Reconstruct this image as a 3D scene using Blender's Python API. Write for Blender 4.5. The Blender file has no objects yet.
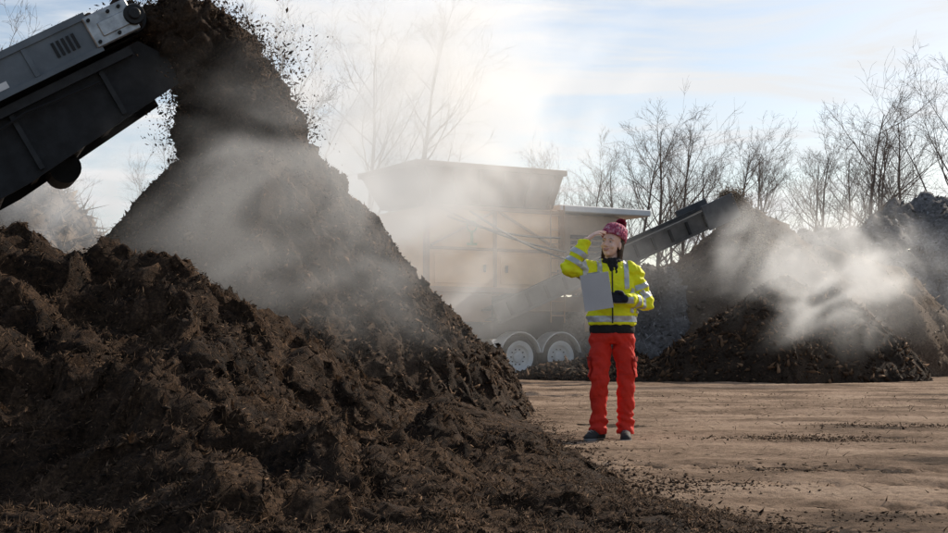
import bpy, bmesh, math, random
import numpy as np
from mathutils import Vector, Matrix
random.seed(5); rng = np.random.default_rng(11)
S = bpy.context.scene
COL = S.collection
PI = math.pi
F = 948*50/36.0; PITCH = math.atan(76.5/F); CAMZ = 0.76
# ------------------------------------------------------------------ helpers
def at(px, py, Y):
    a = (px-474)/F; b = (266.5-py)/F
    fy = math.cos(PITCH)-b*math.sin(PITCH); fz = math.sin(PITCH)+b*math.cos(PITCH)
    t = Y/fy
    return Vector((a*t, Y, CAMZ+fz*t))
def V(*a): return Vector(a)
def tag(o, label=None, cat=None, group=None, kind=None):
    if label: o['label'] = label
    if cat: o['category'] = cat
    if group: o['group'] = group
    if kind: o['kind'] = kind
    return o
def empty(name, loc, label, cat, group=None):
    o = bpy.data.objects.new(name, None); COL.objects.link(o); o.location = loc
    o.empty_display_size = 0.2
    return tag(o, label, cat, group)
def top(o):
    while o.parent: o = o.parent
    return o
def obj(name, me, mat, parent=None, world=True, smooth=False):
    if isinstance(me, bmesh.types.BMesh):
        bm = me; me = bpy.data.meshes.new(name); bm.to_mesh(me); bm.free()
    if parent is not None and world:
        me.transform(Matrix.Translation(-top(parent).location))
    o = bpy.data.objects.new(name, me); COL.objects.link(o)
    if mat: me.materials.clear(); me.materials.append(mat)
    if parent is not None: o.parent = parent
    if smooth: me.shade_smooth()
    return o
def npmesh(name, verts, faces):
    verts = np.asarray(verts, dtype=np.float32); faces = np.asarray(faces, dtype=np.int32)
    n = len(verts); nf, k = faces.shape
    me = bpy.data.meshes.new(name)
    me.vertices.add(n); me.vertices.foreach_set('co', verts.ravel())
    me.loops.add(nf*k); me.loops.foreach_set('vertex_index', faces.ravel())
    me.polygons.add(nf); me.polygons.foreach_set('loop_start', np.arange(0, nf*k, k, dtype=np.int32))
    me.update(calc_edges=True); me.validate()
    return me
# numpy perlin
PERM = np.random.default_rng(3).permutation(512)
def pn(x, y, s=0):
    xi = np.floor(x).astype(np.int64); yi = np.floor(y).astype(np.int64)
    xf = x-xi; yf = y-yi
    u = xf**3*(xf*(xf*6-15)+10); v = yf**3*(yf*(yf*6-15)+10)
    def g(ix, iy, dx, dy):
        a = PERM[(PERM[(ix+s*37) % 512]+iy) % 512]*(2*PI/512)
        return np.cos(a)*dx+np.sin(a)*dy
    a = g(xi, yi, xf, yf); b = g(xi+1, yi, xf-1, yf); c = g(xi, yi+1, xf, yf-1); d = g(xi+1, yi+1, xf-1, yf-1)
    return ((a+u*(b-a))+v*((c+u*(d-c))-(a+u*(b-a))))*1.5
def fbm(x, y, octv=4, s=0, gain=.5):
    r = 0; a = 1.0; f = 1.0
    for i in range(octv):
        r = r+a*pn(x*f+i*17.3, y*f-i*9.1, s+i); a *= gain; f *= 2.03
    return r
def ridged(x, y, octv=3, s=0):
    r = 0; a = 1.0; f = 1.0
    for i in range(octv):
        r = r+a*(0.5-np.abs(pn(x*f+i*5.7, y*f+i*3.3, s+i))); a *= .5; f *= 2.1
    return r
def billow(x, y, octv=2, s=0):
    r = 0; a = 1.0; f = 1.0
    for i in range(octv):
        wx = .35*pn(x*f*.8+3.1, y*f*.8, s+11); r = r+a*(np.sqrt(np.abs(pn(x*f+wx+i*5.7, y*f-wx+i*3.3, s+i)))-.5); a *= .5; f *= 2.1
    return r
def smooth(a, b, x):
    t = np.clip((x-a)/(b-a), 0, 1); return t*t*(3-2*t)
# bmesh shapes
def hexa(bm, c):
    v = [bm.verts.new(p) for p in c]
    for f in ((0,3,2,1),(4,5,6,7),(0,1,5,4),(1,2,6,5),(2,3,7,6),(3,0,4,7)):
        bm.faces.new([v[i] for i in f])
def fbox(bm, fr, a0, a1, b0, b1, c0, c1):
    O, u, v, w = fr
    hexa(bm, [O+u*a+v*b+w*c for a, b, c in ((a0,b0,c0),(a1,b0,c0),(a1,b1,c0),(a0,b1,c0),(a0,b0,c1),(a1,b0,c1),(a1,b1,c1),(a0,b1,c1))])
def frame_of(ax):
    ax = ax.normalized(); h = Vector((0,0,1)) if abs(ax.z) < .9 else Vector((1,0,0))
    x = ax.cross(h).normalized(); y = ax.cross(x).normalized()
    return x, y
def tube(bm, pts, r, seg=8, caps=True):
    rings = []
    n = len(pts)
    for i, p in enumerate(pts):
        p = Vector(p)
        d = Vector(pts[min(i+1, n-1)])-Vector(pts[max(i-1, 0)])
        x, y = frame_of(d); rr = r[i] if isinstance(r, (list, tuple)) else r
        rings.append([bm.verts.new(p+x*math.cos(2*PI*k/seg)*rr+y*math.sin(2*PI*k/seg)*rr) for k in range(seg)])
    for a, b in zip(rings, rings[1:]):
        for k in range(seg):
            bm.faces.new((a[k], a[(k+1) % seg], b[(k+1) % seg], b[k]))
    if caps:
        bm.faces.new(rings[0][::-1]); bm.faces.new(rings[-1])
def cap(bm, p0, r0, p1, r1, seg=14, hs=4):
    p0 = Vector(p0); p1 = Vector(p1); d = (p1-p0)
    ax = d.normalized() if d.length > 1e-6 else Vector((0,0,1))
    x, y = frame_of(ax); rings = []
    prof = [(p0, r0, -PI/2*(1-i/hs)) for i in range(1, hs+1)]+[(p1, r1, PI/2*(i/hs)) for i in range(0, hs)]
    a = bm.verts.new(p0-ax*r0); b = bm.verts.new(p1+ax*r1)
    for c, r, t in prof:
        rings.append([bm.verts.new(c+ax*r*math.sin(t)+(x*math.cos(2*PI*k/seg)+y*math.sin(2*PI*k/seg))*r*math.cos(t)) for k in range(seg)])
    for q, s in zip(rings, rings[1:]):
        for k in range(seg): bm.faces.new((q[k], q[(k+1) % seg], s[(k+1) % seg], s[k]))
    for k in range(seg):
        bm.faces.new((a, rings[0][(k+1) % seg], rings[0][k])); bm.faces.new((b, rings[-1][k], rings[-1][(k+1) % seg]))
def loft(bm, rings, seg=28, capends=True):
    R = []
    for c, rx, ry in rings:
        R.append([bm.verts.new(Vector(c)+Vector((rx*math.cos(2*PI*k/seg), ry*math.sin(2*PI*k/seg), 0))) for k in range(seg)])
    for a, b in zip(R, R[1:]):
        for k in range(seg): bm.faces.new((a[k], a[(k+1) % seg], b[(k+1) % seg], b[k]))
    if capends:
        bm.faces.new(R[0][::-1]); bm.faces.new(R[-1])
def ell(bm, c, r, M=None):
    m = Matrix.Translation(Vector(c)) @ Matrix.Diagonal((r[0], r[1], r[2], 1))
    if M is not None: m = M @ m
    bmesh.ops.create_uvsphere(bm, u_segments=18, v_segments=12, radius=1, matrix=m)
def lathe(bm, prof, M, seg=32):
    R = []
    for r, h in prof:
        R.append([bm.verts.new(M @ Vector((r*math.cos(2*PI*k/seg), r*math.sin(2*PI*k/seg), h))) for k in range(seg)])
    for a, b in zip(R, R[1:]):
        for k in range(seg): bm.faces.new((a[k], a[(k+1) % seg], b[(k+1) % seg], b[k]))
def remesh(bm, voxel, it=4, fac=.5):
    bmesh.ops.recalc_face_normals(bm, faces=bm.faces)
    me = bpy.data.meshes.new('tmp'); bm.to_mesh(me); bm.free()
    o = bpy.data.objects.new('tmp', me); COL.objects.link(o)
    m = o.modifiers.new('r', 'REMESH'); m.mode = 'VOXEL'; m.voxel_size = voxel
    s = o.modifiers.new('s', 'SMOOTH'); s.factor = fac; s.iterations = it
    dg = bpy.context.evaluated_depsgraph_get()
    out = bpy.data.meshes.new_from_object(o.evaluated_get(dg))
    bpy.data.objects.remove(o); bpy.data.meshes.remove(me)
    out.shade_smooth()
    return out
def displace(me, fn):
    n = len(me.vertices); co = np.empty(n*3, np.float32); no = np.empty(n*3, np.float32)
    me.vertices.foreach_get('co', co); me.vertex_normals.foreach_get('vector', no)
    co = co.reshape(-1, 3); no = no.reshape(-1, 3)
    co = co+no*fn(co)[:, None]
    me.vertices.foreach_set('co', co.astype(np.float32).ravel()); me.update()
def extract(me, planes, off, filt=None):
    bm = bmesh.new(); bm.from_mesh(me)
    for co, no in planes:
        bmesh.ops.bisect_plane(bm, geom=bm.verts[:]+bm.edges[:]+bm.faces[:], plane_co=co, plane_no=no, clear_outer=True)
    if filt:
        bmesh.ops.delete(bm, geom=[f for f in bm.faces if not filt(f.calc_center_median(), f.normal)], context='FACES')
    bm.normal_update()
    ns = [(v, v.normal.copy()) for v in bm.verts]
    for v, n in ns: v.co += n*off
    out = bpy.data.meshes.new('x'); bm.to_mesh(out); bm.free(); out.shade_smooth()
    return out
# ------------------------------------------------------------------ materials
def newmat(name):
    m = bpy.data.materials.new(name); m.use_nodes = True
    nt = m.node_tree; b = nt.nodes['Principled BSDF']
    b.inputs['Specular IOR Level'].default_value = .3
    return m, nt, b
def N(nt, t, **kw):
    n = nt.nodes.new(t)
    for k, v in kw.items():
        if k in n.inputs: n.inputs[k].default_value = v
        else: setattr(n, k, v)
    return n
def ramp(nt, stops):
    r = nt.nodes.new('ShaderNodeValToRGB'); e = r.color_ramp.elements
    while len(e) < len(stops): e.new(.5)
    for el, (p, c) in zip(e, stops): el.position = p; el.color = (*c, 1)
    return r
def M(name, c1, c2=None, scale=6, rough=.7, metal=0, bump=0, bscale=40, spec=.3, lo=.35, hi=.65, detail=6):
    m, nt, b = newmat(name); L = nt.links.new
    tc = N(nt, 'ShaderNodeTexCoord')
    b.inputs['Roughness'].default_value = rough; b.inputs['Metallic'].default_value = metal
    b.inputs['Specular IOR Level'].default_value = spec
    c2 = c2 or tuple(x*.75 for x in c1)
    n = N(nt, 'ShaderNodeTexNoise', Scale=scale, Detail=detail, Roughness=.6); L(tc.outputs['Object'], n.inputs['Vector'])
    r = ramp(nt, [(lo, c2), (hi, c1)]); L(n.outputs['Fac'], r.inputs['Fac']); L(r.outputs['Color'], b.inputs['Base Color'])
    if bump:
        n2 = N(nt, 'ShaderNodeTexNoise', Scale=bscale, Detail=4); L(tc.outputs['Object'], n2.inputs['Vector'])
        bp = N(nt, 'ShaderNodeBump', Strength=bump, Distance=.02); L(n2.outputs['Fac'], bp.inputs['Height']); L(bp.outputs['Normal'], b.inputs['Normal'])
    return m
def compost_mat(name, dark, mid, light, s=1.0):
    m, nt, b = newmat(name); L = nt.links.new
    tc = N(nt, 'ShaderNodeTexCoord')
    n1 = N(nt, 'ShaderNodeTexNoise', Scale=2.2*s, Detail=8, Roughness=.7); L(tc.outputs['Object'], n1.inputs['Vector'])
    n2 = N(nt, 'ShaderNodeTexNoise', Scale=38*s, Detail=6, Roughness=.75); L(tc.outputs['Object'], n2.inputs['Vector'])
    mx = N(nt, 'ShaderNodeMath', operation='MULTIPLY_ADD'); mx.inputs[1].default_value = .5
    L(n1.outputs['Fac'], mx.inputs[0])
    sc = N(nt, 'ShaderNodeMath', operation='MULTIPLY'); sc.inputs[1].default_value = .55; L(n2.outputs['Fac'], sc.inputs[0])
    L(sc.outputs[0], mx.inputs[2])
    r = ramp(nt, [(.42, dark), (.55, mid), (.70, light)]); L(mx.outputs[0], r.inputs['Fac'])
    L(r.outputs['Color'], b.inputs['Base Color']); b.inputs['Roughness'].default_value = .92; b.inputs['Specular IOR Level'].default_value = .15
    bp = N(nt, 'ShaderNodeBump', Strength=1.0, Distance=.035); L(n2.outputs['Fac'], bp.inputs['Height']); L(bp.outputs['Normal'], b.inputs['Normal'])
    return m
def island_mat(name, stops, rough=.9):
    m, nt, b = newmat(name); L = nt.links.new
    g = N(nt, 'ShaderNodeNewGeometry'); r = ramp(nt, stops)
    L(g.outputs['Random Per Island'], r.inputs['Fac']); L(r.outputs['Color'], b.inputs['Base Color'])
    b.inputs['Roughness'].default_value = rough; b.inputs['Specular IOR Level'].default_value = .15
    return m
MC = compost_mat('compost', (.009,.0055,.0035), (.054,.031,.0175), (.19,.113,.064))
MCt = compost_mat('fresh_compost', (.012,.0083,.006), (.046,.029,.0185), (.13,.085,.054), .8)
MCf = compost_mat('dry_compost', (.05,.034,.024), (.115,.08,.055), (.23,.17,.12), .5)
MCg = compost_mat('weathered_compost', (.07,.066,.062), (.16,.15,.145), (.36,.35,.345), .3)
MCd = compost_mat('dark_compost', (.014,.010,.0075), (.037,.026,.018), (.08,.057,.041), .6)
MCb = compost_mat('brush', (.08,.06,.045), (.2,.15,.11), (.36,.29,.22), .6)
MK = island_mat('clod', [(0, (.010,.0065,.0042)), (.5, (.048,.028,.0165)), (.93, (.135,.081,.047)), (1, (.20,.128,.08))])
MF = island_mat('fibre', [(0, (.013,.008,.005)), (.6, (.068,.041,.024)), (.95, (.16,.10,.06)), (1, (.25,.17,.108))])
MKb = island_mat('brush_bits', [(0, (.06,.045,.033)), (.6, (.17,.13,.093)), (1, (.34,.27,.2))])
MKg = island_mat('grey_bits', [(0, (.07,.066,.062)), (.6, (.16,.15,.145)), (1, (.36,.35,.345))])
def ground_mat():
    m, nt, b = newmat('packed_earth'); L = nt.links.new
    tc = N(nt, 'ShaderNodeTexCoord')
    mp = N(nt, 'ShaderNodeMapping'); mp.inputs['Scale'].default_value = (.5, 1.1, 1); mp.inputs['Rotation'].default_value = (0, 0, .2); L(tc.outputs['Object'], mp.inputs['Vector'])
    n1 = N(nt, 'ShaderNodeTexNoise', Scale=.9, Detail=9, Roughness=.7); L(mp.outputs['Vector'], n1.inputs['Vector'])
    n2 = N(nt, 'ShaderNodeTexNoise', Scale=20, Detail=8, Roughness=.78); L(tc.outputs['Object'], n2.inputs['Vector'])
    r1 = ramp(nt, [(.35, (.07,.046,.031)), (.44, (.22,.150,.103)), (.56, (.38,.272,.195)), (.72, (.50,.375,.28))]); L(n1.outputs['Fac'], r1.inputs['Fac'])
    r2 = ramp(nt, [(.32, (.40,.38,.36)), (.5, (.92,.92,.92)), (.68, (1.18,1.17,1.15))]); L(n2.outputs['Fac'], r2.inputs['Fac'])
    mx = N(nt, 'ShaderNodeMix', data_type='RGBA', blend_type='MULTIPLY'); mx.inputs[0].default_value = 1
    L(r1.outputs['Color'], mx.inputs[6]); L(r2.outputs['Color'], mx.inputs[7]); L(mx.outputs[2], b.inputs['Base Color'])
    b.inputs['Roughness'].default_value = .95; b.inputs['Specular IOR Level'].default_value = .1
    bp = N(nt, 'ShaderNodeBump', Strength=.9, Distance=.05); L(n2.outputs['Fac'], bp.inputs['Height']); L(bp.outputs['Normal'], b.inputs['Normal'])
    return m
MG = ground_mat()
# ------------------------------------------------------------------ chunk scatter
OCT = np.array([[1,0,0],[-1,0,0],[0,1,0],[0,-1,0],[0,0,1],[0,0,-1]], float)
OCF = np.array([[0,2,4],[2,1,4],[1,3,4],[3,0,4],[2,0,5],[1,2,5],[3,1,5],[0,3,5]])
def rotmats(n, flat=0):
    q = rng.normal(size=(n, 4))
    if flat: q[:, 1:3] *= flat
    q /= np.linalg.norm(q, axis=1)[:, None]
    w, x, y, z = q.T
    return np.stack([1-2*(y*y+z*z), 2*(x*y-z*w), 2*(x*z+y*w), 2*(x*y+z*w), 1-2*(x*x+z*z), 2*(y*z-x*w), 2*(x*z-y*w), 2*(y*z+x*w), 1-2*(x*x+y*y)], -1).reshape(n, 3, 3)
def chunks(name, P, sc, flat=0):
    n = len(P)
    b = OCT[None]*(sc[:, None, :])*(1+.35*rng.uniform(-1, 1, (n, 6, 1)))+0
    b = b+rng.uniform(-.3, .3, (n, 6, 3))*sc.min(axis=1)[:, None, None]
    v = np.einsum('nij,nkj->nki', rotmats(n, flat), b)+P[:, None, :]
    f = (OCF[None]+(np.arange(n)*6)[:, None, None]).reshape(-1, 3)
    return npmesh(name, v.reshape(-1, 3), f)
def blocky(n, s0, s1, p=2.2):
    s = s0+(s1-s0)*rng.random(n)**p
    return s[:, None]*np.stack([rng.uniform(.9, 2.4, n), rng.uniform(.5, 1.1, n), rng.uniform(.3, .8, n)], 1)
def fibres(n, l0, l1, t):
    return np.stack([rng.uniform(l0, l1, n), rng.uniform(.6, 1.4, n)*t, rng.uniform(.4, 1, n)*t], 1)
def grid_mesh(name, xs, ys, H, jx=0, keep=-.06):
    X, Y = np.meshgrid(xs, ys)
    nx, ny = len(xs), len(ys)
    Xd = X+(jx*fbm(X*5, Y*5, 3, 21) if jx else 0); Yd = Y+(jx*fbm(X*5+40, Y*5, 3, 23) if jx else 0)
    v = np.stack([Xd, Yd, H], -1).reshape(-1, 3)
    idx = np.arange(nx*ny).reshape(ny, nx)
    f = np.stack([idx[:-1,:-1], idx[:-1,1:], idx[1:,1:], idx[1:,:-1]], -1).reshape(-1, 4)
    if keep is not None:
        f = f[(v[:, 2][f] > keep).any(axis=1)]
        used = np.unique(f); mp = -np.ones(len(v), int); mp[used] = np.arange(len(used)); v = v[used]; f = mp[f]
    return npmesh(name, v, f)
# ------------------------------------------------------------------ ground
def gz(x, y):
    near = 1-smooth(35, 60, np.hypot(x, y))
    h = .022*fbm(x*.45, y*.9, 3, 2)+.009*fbm(x*3, y*5, 3, 5)+.006*fbm(x*14, y*14, 2, 8)
    for y0, k, s in ((13.6, .22, 1), (15.4, .22, 2), (8.4, -.10, 3), (7.5, -.10, 4), (19.5, .08, 5), (21.3, .08, 6), (6.0, .05, 7)):
        q = y-(y0+k*x+.15*np.sin(x*.5+s)); wv = np.exp(-(q/.2)**4)
        h = h-wv*(.028+.016*np.sign(np.sin(2*PI*(x+np.abs(q)*.8)/.28)))*smooth(-.5, .2, pn(x*.5, y*0+s, 7))
    return h*near
ys = [-60, -20, -5, 0, 2, 3.5]
y = 4.2
while y < 34: ys.append(y); y *= 1.0055
while y < 600: ys.append(y); y *= 1.25
ys.append(900)
xs = list(np.arange(-3, 9.5, .035))
x = 9.5; st = .06
while x < 700: xs.append(x); x += st; st *= 1.13
x = -3; st = .06
while x > -700: x -= st; xs.insert(0, x); st *= 1.13
xs = np.array(xs); ys = np.array(ys)
X, Y = np.meshgrid(xs, ys)
tag(obj('ground', grid_mesh('ground', xs, ys, gz(X, Y), keep=None), MG, smooth=True), kind='structure')
# ------------------------------------------------------------------ near compost berm
BX = [-9, -6, -4, -2.5, -1.5, -.8, 0, .45, .8]; BH = [1.6, 1.5, 1.40, 1.29, 1.0, .60, .28, .12, -.03]
FY = [4, 4.6, 5.3, 6.4, 8, 11.5, 16]; FX = [2.25, 1.75, 1.38, .95, .80, .62, .45]
def berm(x, y):
    xf = np.interp(y, FY, FX)+.12*pn(y*1.3, y*0+3.1, 4)
    b = np.interp(x-(xf-.8), BX, BH)
    fr = np.interp(y, [3.4, 4, 4.8, 5.4, 6.0, 6.55, 7.0, 7.8, 9.0, 11.5, 14], [-.1, .13, .24, .42, .70, .97, 1.03, .72, .55, .60, .8])
    fr = fr+.14*pn(x*.9, y*.9, 6)*smooth(3.6, 5, y)
    h = b*fr
    env = smooth(.0, .4, h)
    q = h*3.0+.9*fbm(x*.8, y*.8, 2, 55); st = q-np.floor(q); led = (np.floor(q)+smooth(.35, .95, st)-q)*.24
    h = h+env*(led+.15*fbm(x*1.1, y*1.1, 2, 1)+.12*billow(x*1.4, y*1.4, 2, 9)+.03*billow(x*4.2, y*4.2, 2, 12))+(.25+.75*env)*(.032*billow(x*10, y*10, 3, 14)+.028*fbm(x*20, y*20, 3, 16, .7))
    return np.where(b*fr > -.02, h, -.2)
xs = np.arange(-5.4, 2.6, .018); ys = np.arange(3.5, 12.8, .021)
X, Y = np.meshgrid(xs, ys)
root = tag(obj('compost_pile', grid_mesh('berm', xs, ys, berm(X, Y), jx=.06), MC, smooth=True),
           'low dark brown compost windrow in the near foreground with crumbly stepped face', 'compost pile')
def warp(P, jx):
    x, y = P[:, 0].copy(), P[:, 1].copy()
    P[:, 0] = x+jx*fbm(x*5, y*5, 3, 21); P[:, 1] = y+jx*fbm(x*5+40, y*5, 3, 23); return P
def sc_on(fn, n, x0, x1, y0, y1, ybias=1.0, zmin=.015, jx=.06):
    x = rng.uniform(x0, x1, n); y = y0+(y1-y0)*rng.random(n)**ybias
    z = fn(x, y); k = z > zmin
    return warp(np.stack([x, y, z], 1)[k], jx)
P = sc_on(berm, 80000, -4.5, 2.4, 3.9, 11, 1.5)
tag(obj('clods', chunks('clods', P, blocky(len(P), .003, .011, 3.0)), MK, root), kind='stuff')
P = sc_on(berm, 120000, -4.5, 2.3, 4.0, 10, 1.4); P[:, 2] += .003
tag(obj('straw_fibres', chunks('fib', P, fibres(len(P), .006, .034, .0018), .9), MF, root), kind='stuff')
# ------------------------------------------------------------------ tall pile
TX, TY, TH, TR = -2.40, 14.3, 3.72, 3.0
def tall(x, y):
    r = np.sqrt(((x-TX)/TR)**2+((y-TY)/(TR+.15))**2+.0010)
    h = TH*(1-r)+.12*np.sin(r*9)*smooth(.2, .8, r)
    e = smooth(0, .4, h)
    return h+e*(.22*fbm(x*.9, y*.9, 3, 31)+.17*billow(x*1.6, y*1.6, 3, 33)+.08*billow(x*5, y*5, 2, 36)+.03*fbm(x*14, y*14, 2, 38))
xs = np.arange(TX-3.6, TX+3.6, .032); ys = np.arange(TY-3.6, TY+3.6, .032)
X, Y = np.meshgrid(xs, ys)
root = tag(obj('compost_pile', grid_mesh('tall', xs, ys, tall(X, Y), jx=.07), MCt, smooth=True),
           'tall steep peaked compost heap steaming under the end of the big conveyor', 'compost pile')
P = sc_on(tall, 40000, TX-3.3, TX+3.3, TY-3.3, TY+2, jx=.07)
tag(obj('clods', chunks('clods', P, blocky(len(P), .006, .030, 2.8)), MK, root), kind='stuff')
P = sc_on(tall, 12000, TX-3.3, TX+3.3, TY-3.3, TY+2, jx=.07); P[:, 2] += .008
tag(obj('straw_fibres', chunks('fib', P, fibres(len(P), .02, .07, .004), .7), MF, root), kind='stuff')
# ------------------------------------------------------------------ far heaps
def heap(label, cx, cy, rx, ry, H, mat, seed, res=.09, lump=.2, p=1.0, nclod=2500, cs=(.02,.07), cm=None, nf=0):
    def fn(x, y):
        wx = .12*pn(x*.5, y*.5, seed+9); r = np.sqrt(((x-cx)/rx+wx)**2+((y-cy)/ry-wx)**2+.002)
        h = H*np.sign(1-r)*np.abs(1-r)**p
        e = smooth(0, .5, h)
        return h+e*(lump*1.8*fbm(x*.5, y*.5, 3, seed)+lump*.8*billow(x*1.2, y*1.2, 3, seed+3)+lump*.3*fbm(x*5, y*5, 2, seed+5))
    xs = np.arange(cx-rx*1.25, cx+rx*1.25, res); ys = np.arange(cy-ry*1.25, cy+ry*1.25, res)
    X, Y = np.meshgrid(xs, ys)
    o = tag(obj('compost_pile', grid_mesh('heap', xs, ys, fn(X, Y), jx=.06), mat, smooth=True), label, 'compost pile')
    P = sc_on(fn, nclod, cx-rx, cx+rx, cy-ry, cy+ry*.5)
    tag(obj('clods', chunks('clods', P, blocky(len(P), cs[0], cs[1], 2.5)), cm or MK, o), kind='stuff')
    if nf:
        P = sc_on(fn, nf, cx-rx, cx+rx, cy-ry, cy+ry*.5); P[:, 2] += .05
        tag(obj('branches', chunks('br', P, fibres(len(P), .2, .7, .016), .8), cm or MF, o), kind='stuff')
    return o
heap('brown compost heap under the tip of the machine conveyor', 6.9, 31.5, 5.4, 3.4, 4.1, MCf, 51, lump=.2, p=.72, cm=MKb)
heap('dark rounded compost heap steaming in front of the brown heap', 6.25, 27.2, 2.9, 2.3, 2.35, MCd, 61, res=.05, lump=.14, p=.8, nclod=5000)
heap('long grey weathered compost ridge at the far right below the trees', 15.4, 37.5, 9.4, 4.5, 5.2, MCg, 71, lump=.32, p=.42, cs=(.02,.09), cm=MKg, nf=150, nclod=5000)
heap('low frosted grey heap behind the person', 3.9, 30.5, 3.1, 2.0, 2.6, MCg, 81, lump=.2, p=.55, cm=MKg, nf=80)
heap('pale heap of shredded branches behind the tall pile on the left', -9.2, 25, 4.2, 4, 4.5, MCb, 91, lump=.3, p=.75, cs=(.03,.12), cm=MKb, nf=2500)
heap('low mound of dark soil right of the machine wheels', 2.9, 27.6, 2.1, 1.2, .7, MCd, 95, res=.06, lump=.1, p=.8)
xs = np.arange(-80, 80, .8); ys = np.arange(92, 108, .8); X, Y = np.meshgrid(xs, ys)
H = 4.2*(1-np.abs(Y-100)/7.5)+.6*fbm(X*.15, Y*.15, 3, 44)
tag(obj('embankment', grid_mesh('bank', xs, ys, H), MCb, smooth=True), kind='structure')
# ------------------------------------------------------------------ loose stuff on the ground
def patch(n, cx, cy, sx, sy):
    x = rng.normal(cx, sx, n); y = rng.normal(cy, sy, n); return np.stack([x, y, gz(x, y)+.001], 1)
nq = 9000
foot_y = 4.6+11*rng.random(nq)**1.6
fx = np.interp(foot_y, FY, FX)+np.abs(rng.normal(0, .2, nq))-.2
Q = [np.stack([fx, foot_y, gz(fx, foot_y)+.002], 1)]
for n, px, py, sx, sy in ((2600, 800, 437, .36, .18), (1400, 900, 427, .4, .2), (900, 690, 485, .26, .18), (500, 780, 468, .25, .15), (700, 700, 395, 1.2, .6), (700, 900, 405, 1.2, .6), (200, 880, 515, .25, .12)):
    d = CAMZ*F/(py-343); Q.append(patch(n, (px-474)/F*d, d, sx, sy))
x = rng.uniform(.5, 8, 350); y = 4.8+19*rng.random(350)**1.3; Q.append(np.stack([x, y, gz(x, y)], 1))
P = np.concatenate(Q)
tag(obj('loose_compost', chunks('loose', P, blocky(len(P), .003, .013, 3.4)*np.array([1,1,.7]), .3), MK),
    'loose dark crumbs of compost strewn on the packed earth', 'compost', kind='stuff')
x = rng.uniform(.4, 7, 700); y = 4.8+14*rng.random(700)**1.3
P = np.stack([x, y, gz(x, y)+.005], 1)
tag(obj('twigs', chunks('twigs', P, fibres(len(P), .02, .08, .003), .25), MF),
    'small broken twigs and straw lying on the packed earth', 'twigs', kind='stuff')
# ------------------------------------------------------------------ big conveyor, upper left
MSteelD = M('dark_steel', (.024,.025,.027), (.013,.013,.014), 8, .7, .2, .15)
MPanel = M('slate_paint', (.135,.155,.175), (.085,.10,.115), 3, .45, .1, .05, 60, .4)
MSilver = M('galvanised', (.46,.47,.48), (.25,.26,.27), 9, .4, .8, .1)
MRubber = M('belt_rubber', (.02,.019,.018), (.010,.010,.010), 10, .85, 0, .2)
MBlack = M('black_plastic', (.015,.015,.016), None, 10, .5)
MWhiteP = M('white_decal', (.7,.7,.7), (.6,.6,.6), 10, .5)
A = at(140, 31, 13.35); B = at(0, 99, 12.85)
u = (A-B).normalized(); v = Vector((-u.y, u.x, 0)).normalized(); w = u.cross(v).normalized()
if w.z < 0: w = -w
CV = (A, u, v, w)
root = empty('belt_conveyor', A+u*-6.5, 'big slate grey belt conveyor jutting in at upper left dumping compost', 'conveyor')
L0 = -7.2; WD = 2.0
def cbox(name, mat, parent, *b, bev=0, fr=None):
    bm = bmesh.new(); fbox(bm, fr or CV, *b)
    if bev: bmesh.ops.bevel(bm, geom=bm.edges[:], offset=bev, segments=1, affect='EDGES')
    return obj(name, bm, mat, parent)
sp = cbox('side_panel', MPanel, root, L0, -.42, 0, .05, 0, .38)
cbox('panel_edge', MPanel, sp, L0, -.42, -.025, -.001, .34, .41); cbox('panel_edge', MPanel, sp, L0, -.42, -.025, -.001, -.02, .03)
for k in range(7):
    a = -1.15-k*.95; cbox('panel_rib', MPanel, sp, a, a+.05, -.02, -.002, .035, .335)
for k in range(5): cbox('vent_slot', MBlack, sp, -.86+k*.055, -.83+k*.055, -.012, -.003, .11, .27)
cbox('decal', MWhiteP, sp, -1.62, -1.42, -.006, -.001, .06, .13)
cbox('side_panel', MPanel, root, L0, -.42, WD-.05, WD, 0, .38)
for s, v0 in ((0, -.04), (1, WD-.04)):
    hb = cbox('head_bracket', MSilver, root, -.47, .02, v0, v0+.08, .02, .36, bev=.012)
    cbox('bracket_plate', MSilver, hb, -.36, .1, v0-.022, v0-.002, .1, .25, bev=.006)
    R = Matrix.Translation(A+u*.02+v*(v0-.022)+w*.17) @ Matrix((( u.x, w.x, -v.x, 0), (u.y, w.y, -v.y, 0), (u.z, w.z, -v.z, 0), (0,0,0,1)))
    bm = bmesh.new()
    lathe(bm, [(.001,.06), (.05,.06), (.06,.05), (.06,.03), (.1,.03), (.11,.0)], R, 20)
    obj('bearing', bm, MBlack, hb, smooth=False)
    for a, c in ((-.42,.07), (-.42,.31), (-.2,.31), (-.2,.07), (-.08, .31)):
        bm = bmesh.new()
        lathe(bm, [(.001,.03), (.018,.03), (.02,0)], Matrix.Translation(A+u*a+v*(v0-.001)+w*c) @ R.to_3x3().to_4x4(), 8)
        obj('bolt', bm, MSteelD, hb)
prof = []
for i in range(25): prof.append((L0+(0-L0)*i/24, .34))
for i in range(1, 12): t = PI/2-PI*i/12; prof.append((.0+.17*math.cos(t), .17+.17*math.sin(t)))
for i in range(25): prof.append((0+(L0-0)*i/24, .0))
bm = bmesh.new(); rows = []
for a, c in prof:
    rows.append([bm.verts.new(A+u*a+v*(.1+(WD-.2)*k/8)+w*(c+(.06*(abs(k-4)/4)**2 if c > .33 and a < -.4 else 0))) for k in range(9)])
for p, q in zip(rows, rows[1:]):
    for k in range(8): bm.faces.new((p[k], p[k+1], q[k+1], q[k]))
obj('belt', bm, MRubber, root, smooth=True)
bm = bmesh.new(); tube(bm, [A+v*.06+w*.17, A+v*(WD-.06)+w*.17], .16, 24); obj('head_drum', bm, MSteelD, root)
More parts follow.
